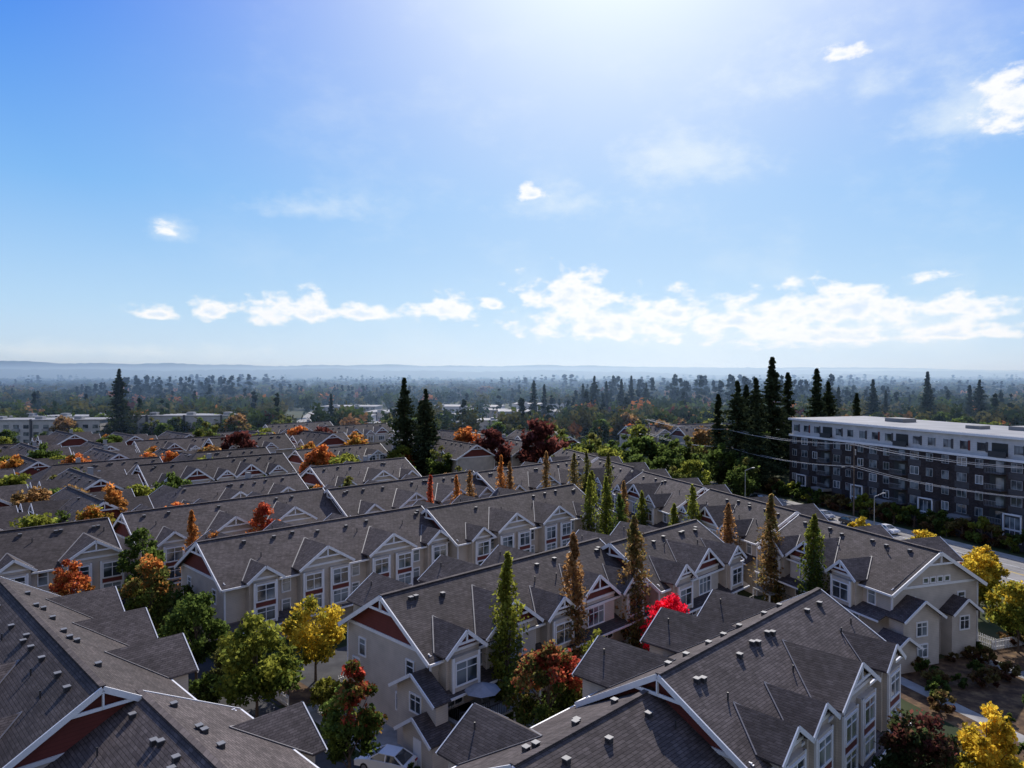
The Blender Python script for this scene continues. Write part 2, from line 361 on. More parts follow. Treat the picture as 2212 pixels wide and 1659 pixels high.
for v in (-130,-154,-178,-203,-229,-256):
    u=-v*.1+rg.uniform(-6,0)
    while True:
        L=rg.choice([18,22,26,30]); X,Y=uv(u+L,v)
        if X/Y>-.15 or Y>300: break
        zz=rg.uniform(8.6,11.8)
        if rg.random()<.58:
            place(u,v+rg.uniform(-2,2),L,zr=zz,ze=zz-3.6,detail=1,seed=rg.randint(0,999),hipL=rg.choice([0,0,5]),wings=rg.random()<.6,style=rg.choice('AB')); u+=L+4+rg.choice([0,0,5])
        else:
            x,y=uv(u+7,v-11); row(20,TV,x,y,zr=zz,ze=zz-3.6,detail=1,seed=rg.randint(0,999),wings=True,style='B'); u+=17
        lanes.append((u-2,v+12))
for (px,py,th,L) in ((-28,226,-58,34),(-14,236,-58,36),(2,250,-58,30),(44,270,20,40),(62,262,20,30),(84,282,15,30),(-40,262,-40,30)):
    row(L,R_(th),px,py,zr=10.4,ze=7,detail=1,seed=int(px+200),wings=False)
# ------------------------------------------------------------------ apartment building
def apartment():
    b=B(); L=105; D=24; H=18.7; fh=3.0; WT=14.6
    b.box('brick',0,L,0,D,0,WT,'lower_walls')
    b.box('lightwall',.3,L-.3,.5,D-1.2,WT,H-.25,'upper_walls')
    b.box('trim',-.6,L+.6,.0,D+.6,H-.25,H+.2,'roof_fascia')
    b.box('membrane',-.3,L+.3,.3,D+.3,H+.2,H+.24,'roof')
    b.box('trim',-.1,L+.1,-.18,.1,WT-.15,WT+.3)
    for x,y,w,d,h in ((18,12,5,4,1.1),(40,10,3,3,.9),(46,14,6,4,1.0),(60,12,3,3,.9),(72,9,7,5,1.2),(90,12,4,4,1.0)):
        b.box('greywall',x,x+w,y,y+d,H+.2,H+h,'roof_units')
    n=int(L/3.5)
    for i in range(n):
        x=1.9+i*3.5; t=i%6
        for f in range(0,4):
            z=f*fh+fh+.7
            if t==3:
                b.box('black',x-1.5,x+1.5,-.03,0,z-.5,z+2.0,'recess_shade_panels'); b.box('glass',x-.3,x+1.2,-.06,-.03,z-.4,z+1.6,'windows')  # flat black panel paints the shade of a recessed balcony; wall is not cut
                b.box('panel',x-1.6,x+1.6,-1.3,0,z-.65,z-.5,'balconies'); b.box('stack',x-1.6,x+1.6,-1.3,-1.26,z+.45,z+.5,'railings')
                for q in range(12): b.box('stack',x-1.58+q*.285,x-1.55+q*.285,-1.29,-1.27,z-.5,z+.45,'railings')
            else:
                w=.7 if t in(0,2,5) else .95
                b.box('glass',x-w,x+w,-.04,0,z,z+1.5,'windows')
                for q in ((x-w-.07,x-w,z-.07,z+1.57),(x+w,x+w+.07,z-.07,z+1.57),(x-w,x+w,z-.07,z),(x-w,x+w,z+1.5,z+1.57),(x-.03,x+.03,z,z+1.5)):
                    b.box('trim' if (i+f)%4==0 else 'stack',q[0],q[1],-.09,0,q[2],q[3],'window_frames')
                if t in(1,4): b.box('panel',x-1.5,x+1.5,-.02,0,z-1.35,z-.1,'spandrels')
        z=WT+1.2
        if t==3:
            b.box('black',x-1.5,x+1.5,.44,.5,z-.6,z+1.7,'recess_shade_panels'); b.box('vent',x-1.7,x+1.7,-.3,-.25,z-.8,z+.25,'railings')  # top storey: same black panel as painted recess shade
        else:
            b.box('glass',x-.75,x+.75,.44,.5,z,z+1.5,'windows')
            for q in ((x-.82,x-.75,z-.07,z+1.57),(x+.75,x+.82,z-.07,z+1.57),(x-.03,x+.03,z,z+1.5)): b.box('vent',q[0],q[1],.42,.5,q[2],q[3],'window_frames')
            if t!=5: b.box('red' if t in(1,) else 'panel',x+.85,x+1.25,.43,.5,z-.2,z+1.7,'accent_panels')
        if i%5==1:
            b.box('panel',x-2.2,x+2.2,-1.0,0,0,5.2,'entry_blocks')
            for a in (-1.7,1.7-.25): b.box('trim',x+a,x+a+.25,-1.2,-1.0,.2,5.4)
            b.box('trim',x-1.7,x+1.7,-1.2,-1.0,5.15,5.4)
            b.box('glass',x-1.3,x+1.3,-1.06,-1.0,2.9,4.8,'windows'); b.box('glass',x-1.3,x+.1,-1.06,-1.0,.4,2.4,'windows')
            for q in (-.45,.42): b.box('trim',x+q,x+q+.06,-1.1,-1.0,.4,4.8)
            b.box('trim',x-1.4,x+1.4,-1.12,-1.0,2.5,2.8)
        elif i%5==3:
            b.box('greywall',x-2,x+2,-2.6,-.01,2.6,3.2,'canopies')
    b.box('panel',0,L,-4.2,-4.0,0,1.1,'garden_wall')
    x,y=sp(147.5,124); b.finish('apartment_building',(x,y,0),TR)
apartment()
def flatblock(x,y,th,L,D,H,name='apartment_building',wall='lightwall'):
    b=B(); b.box(wall,0,L,0,D,0,H,'walls'); b.box('stack',-.4,L+.4,-.4,D+.4,H,H+.35,'parapet'); b.box('membrane',0,L,0,D,H+.35,H+.4,'roof')
    n=int(L/4)
    for i in range(n):
        for f in range(int(H/3)):
            b.box('glass',1+i*4,3.2+i*4,-.05,0,f*3.1+.9,f*3.1+2.5,'windows')
            if i%3==1: b.box('stack',1+i*4,3.6+i*4,-1.2,0,f*3.1-.1,f*3.1+.9,'balconies')
        if i%4==2: b.box('panel',i*4-.2,i*4+.6,-.6,0,0,H+.6,'party_walls'); b.box('stack',i*4,i*4+3,3,6,H+.4,H+1.6,'roof_units')
    b.finish(name,(x,y,0),R_(th))
flatblock(-226,296,4,52,14,10.5,wall='lightwall'); flatblock(-168,310,3,44,14,11.5,wall='lightwall'); flatblock(-236,330,0,60,14,10,wall='greywall')
for x,y,L,D,H,w in ((-95,340,36,22,5,'lightwall'),(-52,352,30,18,5,'greywall'),(-70,400,44,26,6,'lightwall'),(-20,380,22,18,5,'wall'),(-8,430,40,24,7,'greywall'),(-96,460,30,30,5,'wall'),(30,420,26,20,5,'wall'),(96,470,44,26,6,'greywall'),(-60,500,50,30,7,'lightwall'),(-140,520,40,24,6,'greywall'),(0,540,44,24,7,'lightwall'),(-30,470,24,20,6,'wall'),(-110,420,26,16,5,'lightwall')):
    flatblock(x,y,random.uniform(-12,12),L,D,H,'commercial_building',w)
# ------------------------------------------------------------------ ground, roads
def sheet(name,m,pts,z):
    me=bpy.data.meshes.new(name); me.from_pydata([(p[0],p[1],z) for p in pts],[],[tuple(range(len(pts)))]); me.materials.append(M[m])
    o=bpy.data.objects.new(name,me); scene.collection.objects.link(o); return o
sheet('ground','grass',[(-14000,-400),(14000,-400),(14000,16000),(-14000,16000)],0)
def strip(name,m,f,a0,a1,b0,b1,z): sheet(name,m,[f(a0,b0),f(a1,b0),f(a1,b1),f(a0,b1)],z)
spf=lambda s,p: sp(s,p)
strip('road','road',spf,-40,420,99,113,.004)
strip('road_marking','paint',spf,-40,420,102.3,102.45,.008); strip('road_marking','paint',spf,-40,420,109.6,109.75,.008)
strip('road_marking','yellow',spf,-40,420,105.9,106.05,.008); strip('road_marking','yellow',spf,-40,420,106.25,106.4,.008)
def kerb(name,s0,s1,p0,p1,h=.13,m='concrete'):
    b=B(); a,bq,c,d=sp(s0,p0),sp(s1,p0),sp(s1,p1),sp(s0,p1)
    b.slab(m,[(*q,h) for q in (a,d,c,bq)],h+.0); b.finish(name)
kerb('sidewalk',-40,420,96.6,99); kerb('sidewalk',-40,420,113,115.6)
strip('lawn','lawn',spf,-40,200,92,96.6,.008)
sheet('parking_lot','concrete',[(-110,325),(20,325),(50,560),(-160,560)],.004)
for nm,m,u0,u1,v0,v1,z in (('lane','asphalt',30.2,130,-68,-60,.004),('lane','asphalt',36.2,84,-38.5,-33,.004),('lane','asphalt',30.2,130,-94,-88,.004),('lane','asphalt',24,30,-120,-10,.008),
    ('driveway','concrete',31,36,-58,-30,.012),('garden_path','concrete',36.5,64,-42,-40.6,.012),('garden_bed','bark',30.5,34,-64,-58.5,.016),('garden_bed','bark',20,24,-66,-50,.016),('lane','asphalt',30.2,130,-119,-114,.004)):
    sheet(nm,m,[uv(u0,v0),uv(u1,v0),uv(u1,v1),uv(u0,v1)],z)
strip('garden_bed','bark',spf,34,56,55,80,.006); strip('garden_path','concrete',spf,30,57,70,71.8,.012); strip('lawn','lawn',spf,30,60,82,92,.006); strip('plaza','concrete',spf,18,34,44,78,.010)
strip('garden_path','concrete',spf,34.5,56,57.5,59,.012)
def fence(p,q,h=1.1,m='trim',name='picket_fence'):
    b=B(); p=Vector((*p,0)); q=Vector((*q,0)); d=q-p; n=int(d.length/.22)
    for i in range(n+1):
        c=p+d*i/n; b.cyl(m,c,c+Vector((0,0,h)),.06,.05,4,'pickets')
    for z in (.3,.85): b.beam(m,p+Vector((0,0,z)),q+Vector((0,0,z)),.05,.1,(0,0,1),'rails')
    b.finish(name)
fence(uv(36,-59.5),uv(58,-59.5)); fence(uv(30.6,-64),uv(30.6,-59)); fence(sp(56,74),sp(56,84)); fence(sp(38,81.5),sp(56,81.5),1.2,'stack','garden_fence'); fence(sp(56,74.5),sp(110,76),1.2,'trim'); fence(uv(64,-71),uv(92,-71))
# ------------------------------------------------------------------ vegetation
def leafmesh(name,C,size,col,rng,flat=0.0):
    n=len(C); a=rng.normal(size=(n,3)); a[:,2]*=(1-flat); a/=np.linalg.norm(a,axis=1)[:,None]
    c=rng.normal(size=(n,3)); bb=np.cross(a,c); bb/=np.linalg.norm(bb,axis=1)[:,None]
    s=(size*rng.uniform(.6,1.3,n))[:,None]
    v=np.stack([C-a*s,C-bb*s*.7,C+a*s,C+bb*s*.7],1).reshape(-1,3)
    f=np.arange(4*n).reshape(-1,4)
    cols=np.repeat(col,4,0)
    return v,f,cols
def tomesh(name,v,f,cols,mat,trunk=None):
    vs=v.tolist(); fs=f.tolist()
    nl=len(fs)
    if trunk:
        (tv,tf)=trunk; o=len(vs); vs=vs+[tuple(p) for p in tv]; fs=fs+[tuple(i+o for i in q) for q in tf]
    me=bpy.data.meshes.new(name); me.from_pydata(vs,[],fs)
    me.materials.append(M[mat])
    ca=me.color_attributes.new('Col','FLOAT_COLOR','POINT')
    arr=np.ones((len(vs),4),dtype=np.float32); arr[:len(cols),:3]=cols
    ca.data.foreach_set('color',arr.ravel())
    if trunk:
        me.materials.append(M['bark_t']); idx=np.zeros(len(fs),dtype=np.int32); idx[nl:]=1; me.polygons.foreach_set('material_index',idx)
    me.update(); return me
def trunkgeo(H,r,tips,zb):
    b=B(); b.cyl('bark_t',(0,0,0),(0,0,zb),r,r*.75,7); b.cyl('bark_t',(0,0,zb),(0.1,0,H*.85),r*.75,r*.15,6)
    for t in tips:
        z=max(zb*.9,t[2]*.55); b.cyl('bark_t',(0,0,z),tuple(t),r*.35,r*.06,4)
    return list(b.d.values())[0]
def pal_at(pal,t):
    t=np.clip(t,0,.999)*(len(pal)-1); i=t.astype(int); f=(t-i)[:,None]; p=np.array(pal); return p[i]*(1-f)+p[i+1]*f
def decid(seed,H,R,pal,n=5000,leaf=.2,K=64,zb=.2,jit=.17,shape='round'):
    rng=np.random.default_rng(seed); zb_=H*zb; hh=(H-zb_)/2
    t=rng.uniform(0,1,K)
    if shape=='col':
        t=np.linspace(.01,.99,K); prof=np.clip(np.minimum(1,(t/.18)**.7)*np.minimum(1,((1-t)/.6)**.75),.04,1)*rng.uniform(.7,1.2,K)
        ang=rng.uniform(0,6.28,K); rr=R*prof*rng.uniform(.2,.95,K)
        C=np.stack([rr*np.cos(ang),rr*np.sin(ang),zb_+t*(H-zb_)],1); cr=R*prof*.5*rng.uniform(.6,1.2,K)+.12; vs=1.9
    else:
        d=rng.normal(size=(K,3)); d/=np.linalg.norm(d,axis=1)[:,None]; r=rng.uniform(.3,1.08,K)**.5
        C=d*r[:,None]*np.array([R*.85,R*.85,hh*.9]); z=C[:,2]/hh
        C[:,:2]*=(1-.34*np.clip(z,0,1))[:,None]; C[:,2]+=zb_+hh
        cr=R*rng.uniform(.12,.27,K); vs=.85
    m=n//K; P=np.repeat(C,m,0); g=rng.normal(size=(K*m,3)); g/=np.linalg.norm(g,axis=1)[:,None]; g*=rng.uniform(.2,1.15,(K*m,1))**.7
    crr=np.repeat(cr,m); P=P+g*np.stack([crr,crr,crr*vs],1)*1.15
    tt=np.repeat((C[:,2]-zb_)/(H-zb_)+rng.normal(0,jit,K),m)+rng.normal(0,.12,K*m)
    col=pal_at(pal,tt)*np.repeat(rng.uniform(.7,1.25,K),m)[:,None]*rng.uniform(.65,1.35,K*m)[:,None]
    v,f,c=leafmesh('',P,leaf,col,rng)
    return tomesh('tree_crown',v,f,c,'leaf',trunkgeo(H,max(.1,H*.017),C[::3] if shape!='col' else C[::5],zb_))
def conif_arr(seed,H,R,n,leaf,c1,c2,zb=.06):
    rng=np.random.default_rng(seed)
    NB=max(14,n//16); t=np.sort(rng.uniform(0,1,NB)**1.1)*(1-zb)+zb
    ang=rng.uniform(0,6.28,NB); lob=1+.25*np.sin(ang*2+rng.uniform(0,6)+t*9)
    ln=R*(1-t)**.85*rng.uniform(.35,1.3,NB)*lob+.15
    m=n//NB; q=rng.uniform(.05,1,(NB,m)); r=q*ln[:,None]
    wob=rng.normal(0,.13,(NB,m))*r+rng.normal(0,.2,(NB,m))*leaf
    x=r*np.cos(ang)[:,None]-wob*np.sin(ang)[:,None]; y=r*np.sin(ang)[:,None]+wob*np.cos(ang)[:,None]
    z=t[:,None]*H-r*.25+rng.normal(0,.2*leaf,(NB,m))+(q**3)*.12*ln[:,None]
    C=np.stack([x,y,z],-1).reshape(-1,3); C[:,2]=np.clip(C[:,2],.3,H)
    k=rng.uniform(0,1,(NB*m,1)); col=(np.array(c1)*(1-k)+np.array(c2)*k)*np.repeat(rng.uniform(.7,1.2,NB),m)[:,None]
    return C,col,rng
def conifer(seed,H,R,n=5000,leaf=.42):
    C,col,rng=conif_arr(seed,H,R,n,leaf,(.026,.040,.024),(.058,.072,.034))
    v,f,c=leafmesh('',C,leaf,col,rng,flat=.55)
    b=B(); b.cyl('bark_t',(0,0,0),(0,0,H*.98),H*.013,.03,7)
    return tomesh('conifer_crown',v,f,c,'needle',list(b.d.values())[0])
G=(.075,.105,.024); DG=(.036,.054,.02); YG=(.17,.175,.03); Y=(.46,.32,.035); O=(.38,.15,.04); RD=(.30,.055,.035); CR=(.62,.02,.05); DR=(.095,.032,.027); RU=(.25,.14,.06); OL=(.12,.11,.035)
def put(name,me,x,y,sc=1,rz=None,z=0,wd=1):
    o=bpy.data.objects.new(name,me); scene.collection.objects.link(o); o.location=(x,y,z); o.scale=(sc*wd,sc*wd,sc); o.rotation_euler=(0,0,random.uniform(0,6.28) if rz is None else rz); return o
sd=100
for (x,y,H,R,pal,n,lf) in (
    (-21.7,60,9.6,3.9,[G,G,YG,YG],9500,.2),(-19.2,69,8.4,3.3,[YG,Y,YG],5000,.19),(-30,67,9.3,3.2,[DG,G,G],7000,.19),(-38.5,75,10.6,3.1,[DG,G,OL,O],6500,.19),
    (-45,86,11.6,2.8,[DG,G,G],5000,.2),(-48,77,10.2,2.3,[OL,O,RD],4500,.18),(-11.6,50.3,9.6,2.4,[DG,G,G,RD],8000,.16),(2.8,55,8.9,3.3,[DG,G,OL,RD],9500,.17),
    (7.6,60.5,7.8,2.1,[G,YG,YG],4000,.17),(15.3,69.3,8.6,2.9,[CR,CR],4500,.17),(-35,100,12.2,2.6,[O,RD],4500,.2),(-36.4,87,11,2.2,[OL,O],3500,.19),(-62,110,13.3,2.6,[OL,O],3500,.22),
    (-61.5,104,11,3.2,[G,YG,O],4000,.22),(-68,107,9.5,2.4,[G,G],3000,.22),(32,47.5,7.6,2.4,[YG,Y,Y],6500,.16),(26.2,45.2,8.6,2.7,[DG,DG,DR],7000,.16),(54.5,76,8,3.0,[G,YG,Y],6000,.2),(57.5,87,8,2.8,[YG,Y],4500,.2),
    (61,105,7.0,2.6,[YG,Y],3500,.2),(57,116,6.8,2.3,[YG,Y],3000,.2),(-24.5,55.5,3.2,1.7,[DG,G],2500,.15),(-16.5,62.5,3.0,1.6,[OL,YG],2200,.15),(62,93,7.5,2.8,[OL,Y],3500,.2),(-27,62,3.5,1.8,[DG,G],2500,.15),(-37,80,6,2,[DG,G],2500,.17),
    (-33.5,71.5,7,2.2,[DG,G],3500,.18),(-25.5,64.5,6,2.2,[DG,OL],3000,.17)):
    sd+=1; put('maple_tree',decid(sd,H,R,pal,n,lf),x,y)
cols=(((-.4,59.6,14.9,1.45),[G,YG,YG],4000),((5.8,66.7,14.9,1.35),[OL,RU,RU],4000),((12.7,73.4,15.2,1.6),[OL,RU,OL],4200),((32.6,89,14.8,1.7),[OL,RU,OL],3800),((34.8,81.5,13.7,1.6),[DG,G,YG],4000),
 ((29.8,97.5,12,1.4),[RU,RU],2800),((27,106,13.3,1.5),[G,YG],2800),((25.4,111,9.6,1.2),[G,YG],2000),((15.3,115,13.2,1.6),[G,YG],2800),((12.3,112,14,1.6),[G,YG],2800),((11.4,130,15.4,1.6),[RU,OL],2500),
 ((18.6,118,12,1.3),[OL,RU],2000),((-1.9,125,15.6,1.2),[RU,O],2500),((-.4,127,14.2,1.2),[RU,RU],2200),((6.5,134,15.3,1.4),[OL,RU],2200),((-9.3,118,13,1.3),[RU,O],2000),((-7.2,121,13.4,1.3),[RU,RU],2000),((-13,113,13.8,1.1),[O,RD],2000),
 ((15.3,145,14,1.5),[G,OL],2000),((19,140,14.5,1.4),[G,OL],2000),((-40,88.5,12.8,1.4),[RU,O],2600),((14,124,13,1.5),[G,YG],2200),((22,120,10,1.3),[G,YG],2000),((17,112,11,1.5),[G,G],2200),((13.5,118,12,1.6),[G,YG],2200))
for (x,y,H,R),pal,n in cols:
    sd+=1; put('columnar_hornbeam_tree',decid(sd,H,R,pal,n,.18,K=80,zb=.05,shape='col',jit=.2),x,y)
shr=[decid(300+i,1.5,1.0,p,700,.13,K=14,zb=.02) for i,p in enumerate(([DG,G],[G,YG],[DR,OL],[OL,O]))]
rs=random.Random(9)
for i in range(70):
    s=rs.uniform(34,57); p=rs.uniform(55,84); x,y=sp(s,p); put('shrub',shr[rs.choice([0,0,1,2,2])],x,y,rs.uniform(.5,1.4))
for i in range(60):
    u=rs.uniform(31,92); v=rs.choice([-71.5,-59.8,-42.2,-31.8,-93.5,-69.5]); x,y=uv(u,v); put('shrub',shr[rs.randint(0,3)],x,y,rs.uniform(.7,1.5))
for i in range(50):
    x,y=sp(60+i*2,117.5+rs.uniform(0,3)); put('shrub',shr[rs.choice([0,0,1,2])],x,y,rs.uniform(1.4,3.0))
cf=[conifer(400,26,5.2,6500,.42),conifer(401,26,4.6,6000,.42),conifer(402,26,6.0,7000,.43)]
for x,y,h,k in ((-31.5,208,28.5,2),(-27.6,214,22,0),(-25,205,25.5,2),(-23,209,16,2),(-166,300,32,2),
   (62.5,181,24,0),(60,189,28.5,2),(57,196,24,1),(68,198,29,2),(76,207,34.5,2),(84,216,31,1),(91,212,32,0),(98,220,27,2),(104,214,24,0),(70,212,26,1),(65,203,19,1),
   (205,350,31,1),(212,360,24,0),(232,352,27,2),(176,346,27,0),(182,356,22,1),(240,372,24,1),(150,340,20,2),(162,352,24,1),(196,372,22,0),(222,378,22,0),(-88,345,20,1),(12,390,27,0),(18,396,24,1),(50,430,28,2),(58,436,26,1),(66,428,27,0),(74,440,28,1),(82,434,25,2),(44,440,24,0)):
    put('fir_tree',cf[k],x,y,h/26*random.uniform(.97,1.03))
mid=[decid(500+i,12,5.0,p,2600,.42,K=44,zb=.12) for i,p in enumerate(([DG,G],[DG,G,OL],[DR,DR],[G,YG],[OL,RU],[YG,O],[RD,O],[DG,DG,G]))]
def mt(x,y,h,k): put('broadleaf_tree',mid[k],x,y,h/12)
for x,y,h,k in ((8,200,18,2),(-6,204,15,2),(-14,214,14,6),(13,208,15,1),(-78,200,14.5,2),(-70,232,13,6),(-62,236,13,2),(-142,250,9,5),(-88,260,9,5),(-104,185,8,5),
   (22,188,14,1),(29,182,13,0),(35,190,14,7),(42,186,13,0),(48,192,13,1),(38,176,11,0),(30,172,11,7),(24,176,12,3),(54,184,12,0),(58,176,10,7),(46,176,10,0),(16,178,12,3),(10,172,10,1),
   (-84,148,9,3),(-92,150,10,1),(-100,152,9,5),(-66,160,8,1),(-76,122,8,5),(-74,128,8,3),(-118,168,11,5),(-130,178,11,1),(-122,184,12,0),(-112,176,10,3),(-60,180,9,3),(-52,152,8,0),(-44,190,9,3),(-24,168,8,0),(-12,160,9,1),(0,158,8,1),(-40,140,8,3),(-20,196,10,1),(30,162,10,0),(36,160,9,1),(4,168,9,4),
   (50,300,9,6),(60,304,9,5),(70,300,9,6),(80,306,9,5),(40,306,9,5),(56,168,10,1),(52,162,9,0),(43,168,10,3)):
    mt(x,y,h,k)
for u,v in lanes:
    for q in range(3):
        x,y=uv(u+rs.uniform(-5,7),v+rs.uniform(-1.5,1.5)); mt(x,y,rs.uniform(6.5,11.5),rs.choice([0,1,3,3,4,5,5,6,7]))
for i in range(170):
    x=rs.uniform(-260,210); y=rs.uniform(235,345)
    if abs(x)>.78*y or (-.31<x/y<.0 and rs.random()<.8): continue
    mt(x,y,rs.uniform(7,14),rs.choice([0,0,1,7,7,3,4,1,7]))
def forest():
    rng=np.random.default_rng(77); T=[]
    for i in range(5):
        C,c,r=conif_arr(600+i,20,4.4,190,1.0,(.02,.033,.02),(.04,.055,.027)); v,f,cc=leafmesh('',C,1.15,c,r,flat=.5); T.append((v,cc,20))
    for i in range(6):
        r=np.random.default_rng(650+i); K=18; d=r.normal(size=(K,3)); d/=np.linalg.norm(d,axis=1)[:,None]; d*=r.uniform(.4,1,(K,1))
        C=np.repeat(d*np.array([5.0,5.0,4.6])+np.array([0,0,6.4]),9,0)+r.normal(0,1.0,(K*9,3)); c=np.repeat(r.uniform(.7,1.25,(K,1)),9,0)*np.ones((1,3)); v,f,cc=leafmesh('',C,1.15,c,r); T.append((v,cc,12))
    V=[];CC=[]
    pals=np.array([DG,DG,G,OL,(.055,.072,.024),(.08,.08,.025),RU,DR,O])
    k=0
    while k<5800:
        y=310*math.exp(rng.uniform(0,1)*math.log(3600/310)); x=rng.uniform(-.85,.85)*y
        a=x/y
        if 320<y<590 and -.33<a<.06 and rng.uniform()<.86: continue
        patch=math.sin(x*.011+1.3*math.sin(y*.006))+math.sin(y*.013+x*.004)+.6*math.sin(x*.031+y*.017)
        if patch<-1.3 and rng.uniform()<.6: continue
        con=rng.uniform()<(.7 if patch>0.6 else .08)
        if con:
            i=rng.integers(0,5); h=rng.uniform(11,21)*(1.4 if patch>1.3 else 1); v,c,h0=T[i]; cc=c
        else:
            i=5+rng.integers(0,6); h=rng.uniform(8,16); v,c,h0=T[i]; q=rng.uniform(); pi=rng.integers(0,6) if q<.87 or y>1000 else rng.integers(3,9); cc=c*pals[pi]
        s=h/h0; an=rng.uniform(0,6.28); ca,sa=math.cos(an),math.sin(an); w=s*rng.uniform(.8,1.3)*(1 if y<900 else 1.6 if y<1800 else 2.4)
        vv=np.stack([(v[:,0]*ca-v[:,1]*sa)*w+x,(v[:,0]*sa+v[:,1]*ca)*w+y,v[:,2]*s],1)
        V.append(vv); CC.append(cc*rng.uniform(.8,1.25)); k+=1
    V=np.concatenate(V); CC=np.concatenate(CC); F=np.arange(len(V)).reshape(-1,4)
    me=tomesh('distant_forest',V,F,CC,'needle'); o=bpy.data.objects.new('distant_forest',me); scene.collection.objects.link(o)
forest()
M['hill']=ground_mat('forested_hill',(.015,.028,.02),(.022,.036,.025),(.035,.05,.03),.004)
def hills(y0,depth,hfun,seed):
    nx,ny=300,10; vs=[];fs=[]; rr=random.Random(seed)
    jit=[rr.uniform(-1,1) for _ in range(nx+1)]
    for j in range(ny+1):
        for i in range(nx+1):
            x=-1.1*y0+2.2*y0*i/nx; a=x/y0; e=math.sin(math.pi*min(1,(j+.0)/ny))
            vs.append((x*(1+j*.02),y0+depth*j/ny,max(-2,e*(hfun(a)+jit[i]*3)-1)))
    for j in range(ny):
        for i in range(nx): k=j*(nx+1)+i; fs.append((k,k+1,k+nx+2,k+nx+1))
    me=bpy.data.meshes.new('hills'); me.from_pydata(vs,[],fs); me.materials.append(M['hill'])
    for p in me.polygons: p.use_smooth=True
    o=bpy.data.objects.new('hills',me); scene.collection.objects.link(o)
hills(3400,700,lambda a: 42-22*a+8*math.sin(a*4+2.2)+5*math.sin(a*17)+3*math.sin(a*41),1)
hills(4400,1000,lambda a: 84-46*a+7*math.sin(a*6+1)+4*math.sin(a*23)+3*math.sin(a*61),2)
hills(6200,1500,lambda a: 92-14*a+12*math.sin(a*5+.3)+6*math.sin(a*15),3)
# ------------------------------------------------------------------ vehicles, street furniture
def car(paint,x,y,rz,sc=1):
    b=B(); W=.9
    prof=[(-2.2,.35),(-2.25,.75),(-2.1,.95),(-1.2,1.02),(1.0,1.0),(1.95,.85),(2.2,.62),(2.2,.35)]
    n=len(prof)
    for s in (-1,1): b.f(paint,[(p[0],s*W,p[1]) for p in (prof if s<0 else prof[::-1])],'body')
    for i in range(n):
        p,q=prof[i],prof[(i+1)%n]; b.f(paint,[(p[0],-W,p[1]),(p[0],W,p[1]),(q[0],W,q[1]),(q[0],-W,q[1])],'body')
    a=[(-1.9,-.84,1.0),(1.05,-.84,1.0),(1.05,.84,1.0),(-1.9,.84,1.0)]; w2=.68; c=[(-1.15,-w2,1.45),(.25,-w2,1.47),(.25,w2,1.47),(-1.15,w2,1.45)]
    for i in range(4): b.f('glass',[a[i],a[(i+1)%4],c[(i+1)%4],c[i]],'windows')
    b.slab(paint,[(p[0],p[1],p[2]+.05) for p in c],.06,'roof')
    for i in range(4): b.beam(paint,a[i],c[i],.08,.08,(0,1,0),'pillars')
    for s in (-1,1): b.beam(paint,(-.4,s*.84,1.0),(-.4,s*w2,1.46),.08,.06,(1,0,0),'pillars')
    for wx in (-1.35,1.35):
        for s in (-1,1):
            b.cyl('black',(wx,s*.72,.33),(wx,s*.93,.33),.33,.33,16,'wheels'); b.cyl('metal',(wx,s*.93,.33),(wx,s*.94,.33),.19,.19,12,'hubs')
    for s in (-1,1):
        b.box('paint',2.08,2.22,s*.72-.16,s*.72+.16,.62,.75,'headlights'); b.box('carred',-2.27,-2.2,s*.7-.17,s*.7+.17,.72,.86,'tail_lights'); b.box(paint,.75,.9,s*.98-.08,s*.98+.08,1.0,1.12,'mirrors')
    b.finish('parked_car',(x,y,.02),rz)
car('carwhite',-9.6,53.5,R_(160))
for s,p,c,f in ((112,109,'cardark',0),(119,109,'carblue',0),(100,103,'cardark',1),(104,110,'carwhite',0),(140,109,'cardark',0),(150,102,'carred',1),(160,109,'carwhite',0),(131,102,'carblue',1),(185,108,'carwhite',0)):
    x,y=sp(s,p); car(c,x,y,TR+(math.pi if f else 0))
for i in range(44):
    xx=rs.uniform(-100,20); yy=rs.choice([330,334,372,376,390,448,452,490]); car(rs.choice(['carwhite','carwhite','cardark','carblue','carred']),xx,yy,R_(90+rs.uniform(-6,6)))
def upole(s,p,h=15.5,lamp=True):
    b=B(); b.cyl('wood',(0,0,0),(0,0,h),.17,.11,10,'pole')
    for z,w in ((h-.5,1.3),(h-5.2,.9)):
        b.box('wood',-w,w,-.07,.07,z-.07,z+.07,'crossarm')
        for a in (-w+.1,-.35,w-.1): b.cyl('metal',(a,0,z+.07),(a,0,z+.32),.05,.04,6,'insulators')
    b.cyl('metal',(.35,.1,h-2.6),(.35,.1,h-1.5),.25,.25,10,'transformer')
    if lamp:
        b.cyl('metal',(0,0,h-5.8),(-2.6,0,h-5.0),.05,.04,6,'lamp_arm'); b.box('metal',-3.2,-2.5,-.13,.13,h-5.08,h-4.92,'lamp_head')
    x,y=sp(s,p); b.finish('utility_pole',(x,y,0),math.atan2(nv[1],nv[0]))
PS=[(75,116.2),(118.5,116.2),(161.5,116.2),(205,116.2)]
for i,(s,p) in enumerate(PS): upole(s,p,15.5)
b=B()
for (s0,p0),(s1,p1) in zip(PS[:-1],PS[1:]):
    for off,z,sag in ((-1.2,15.3,1.0),(-.35,15.3,1.1),(1.2,15.3,1.0),(-.8,10.6,1.2),(.8,10.6,1.3)):
        prev=None
        for i in range(15):
            t=i/14; x,y=sp(s0+(s1-s0)*t,p0+off); zz=z-sag*4*t*(1-t)
            if prev: b.beam('wire',prev,(x,y,zz),.08,.08,(0,0,1))
            prev=(x,y,zz)
b.finish('power_line')
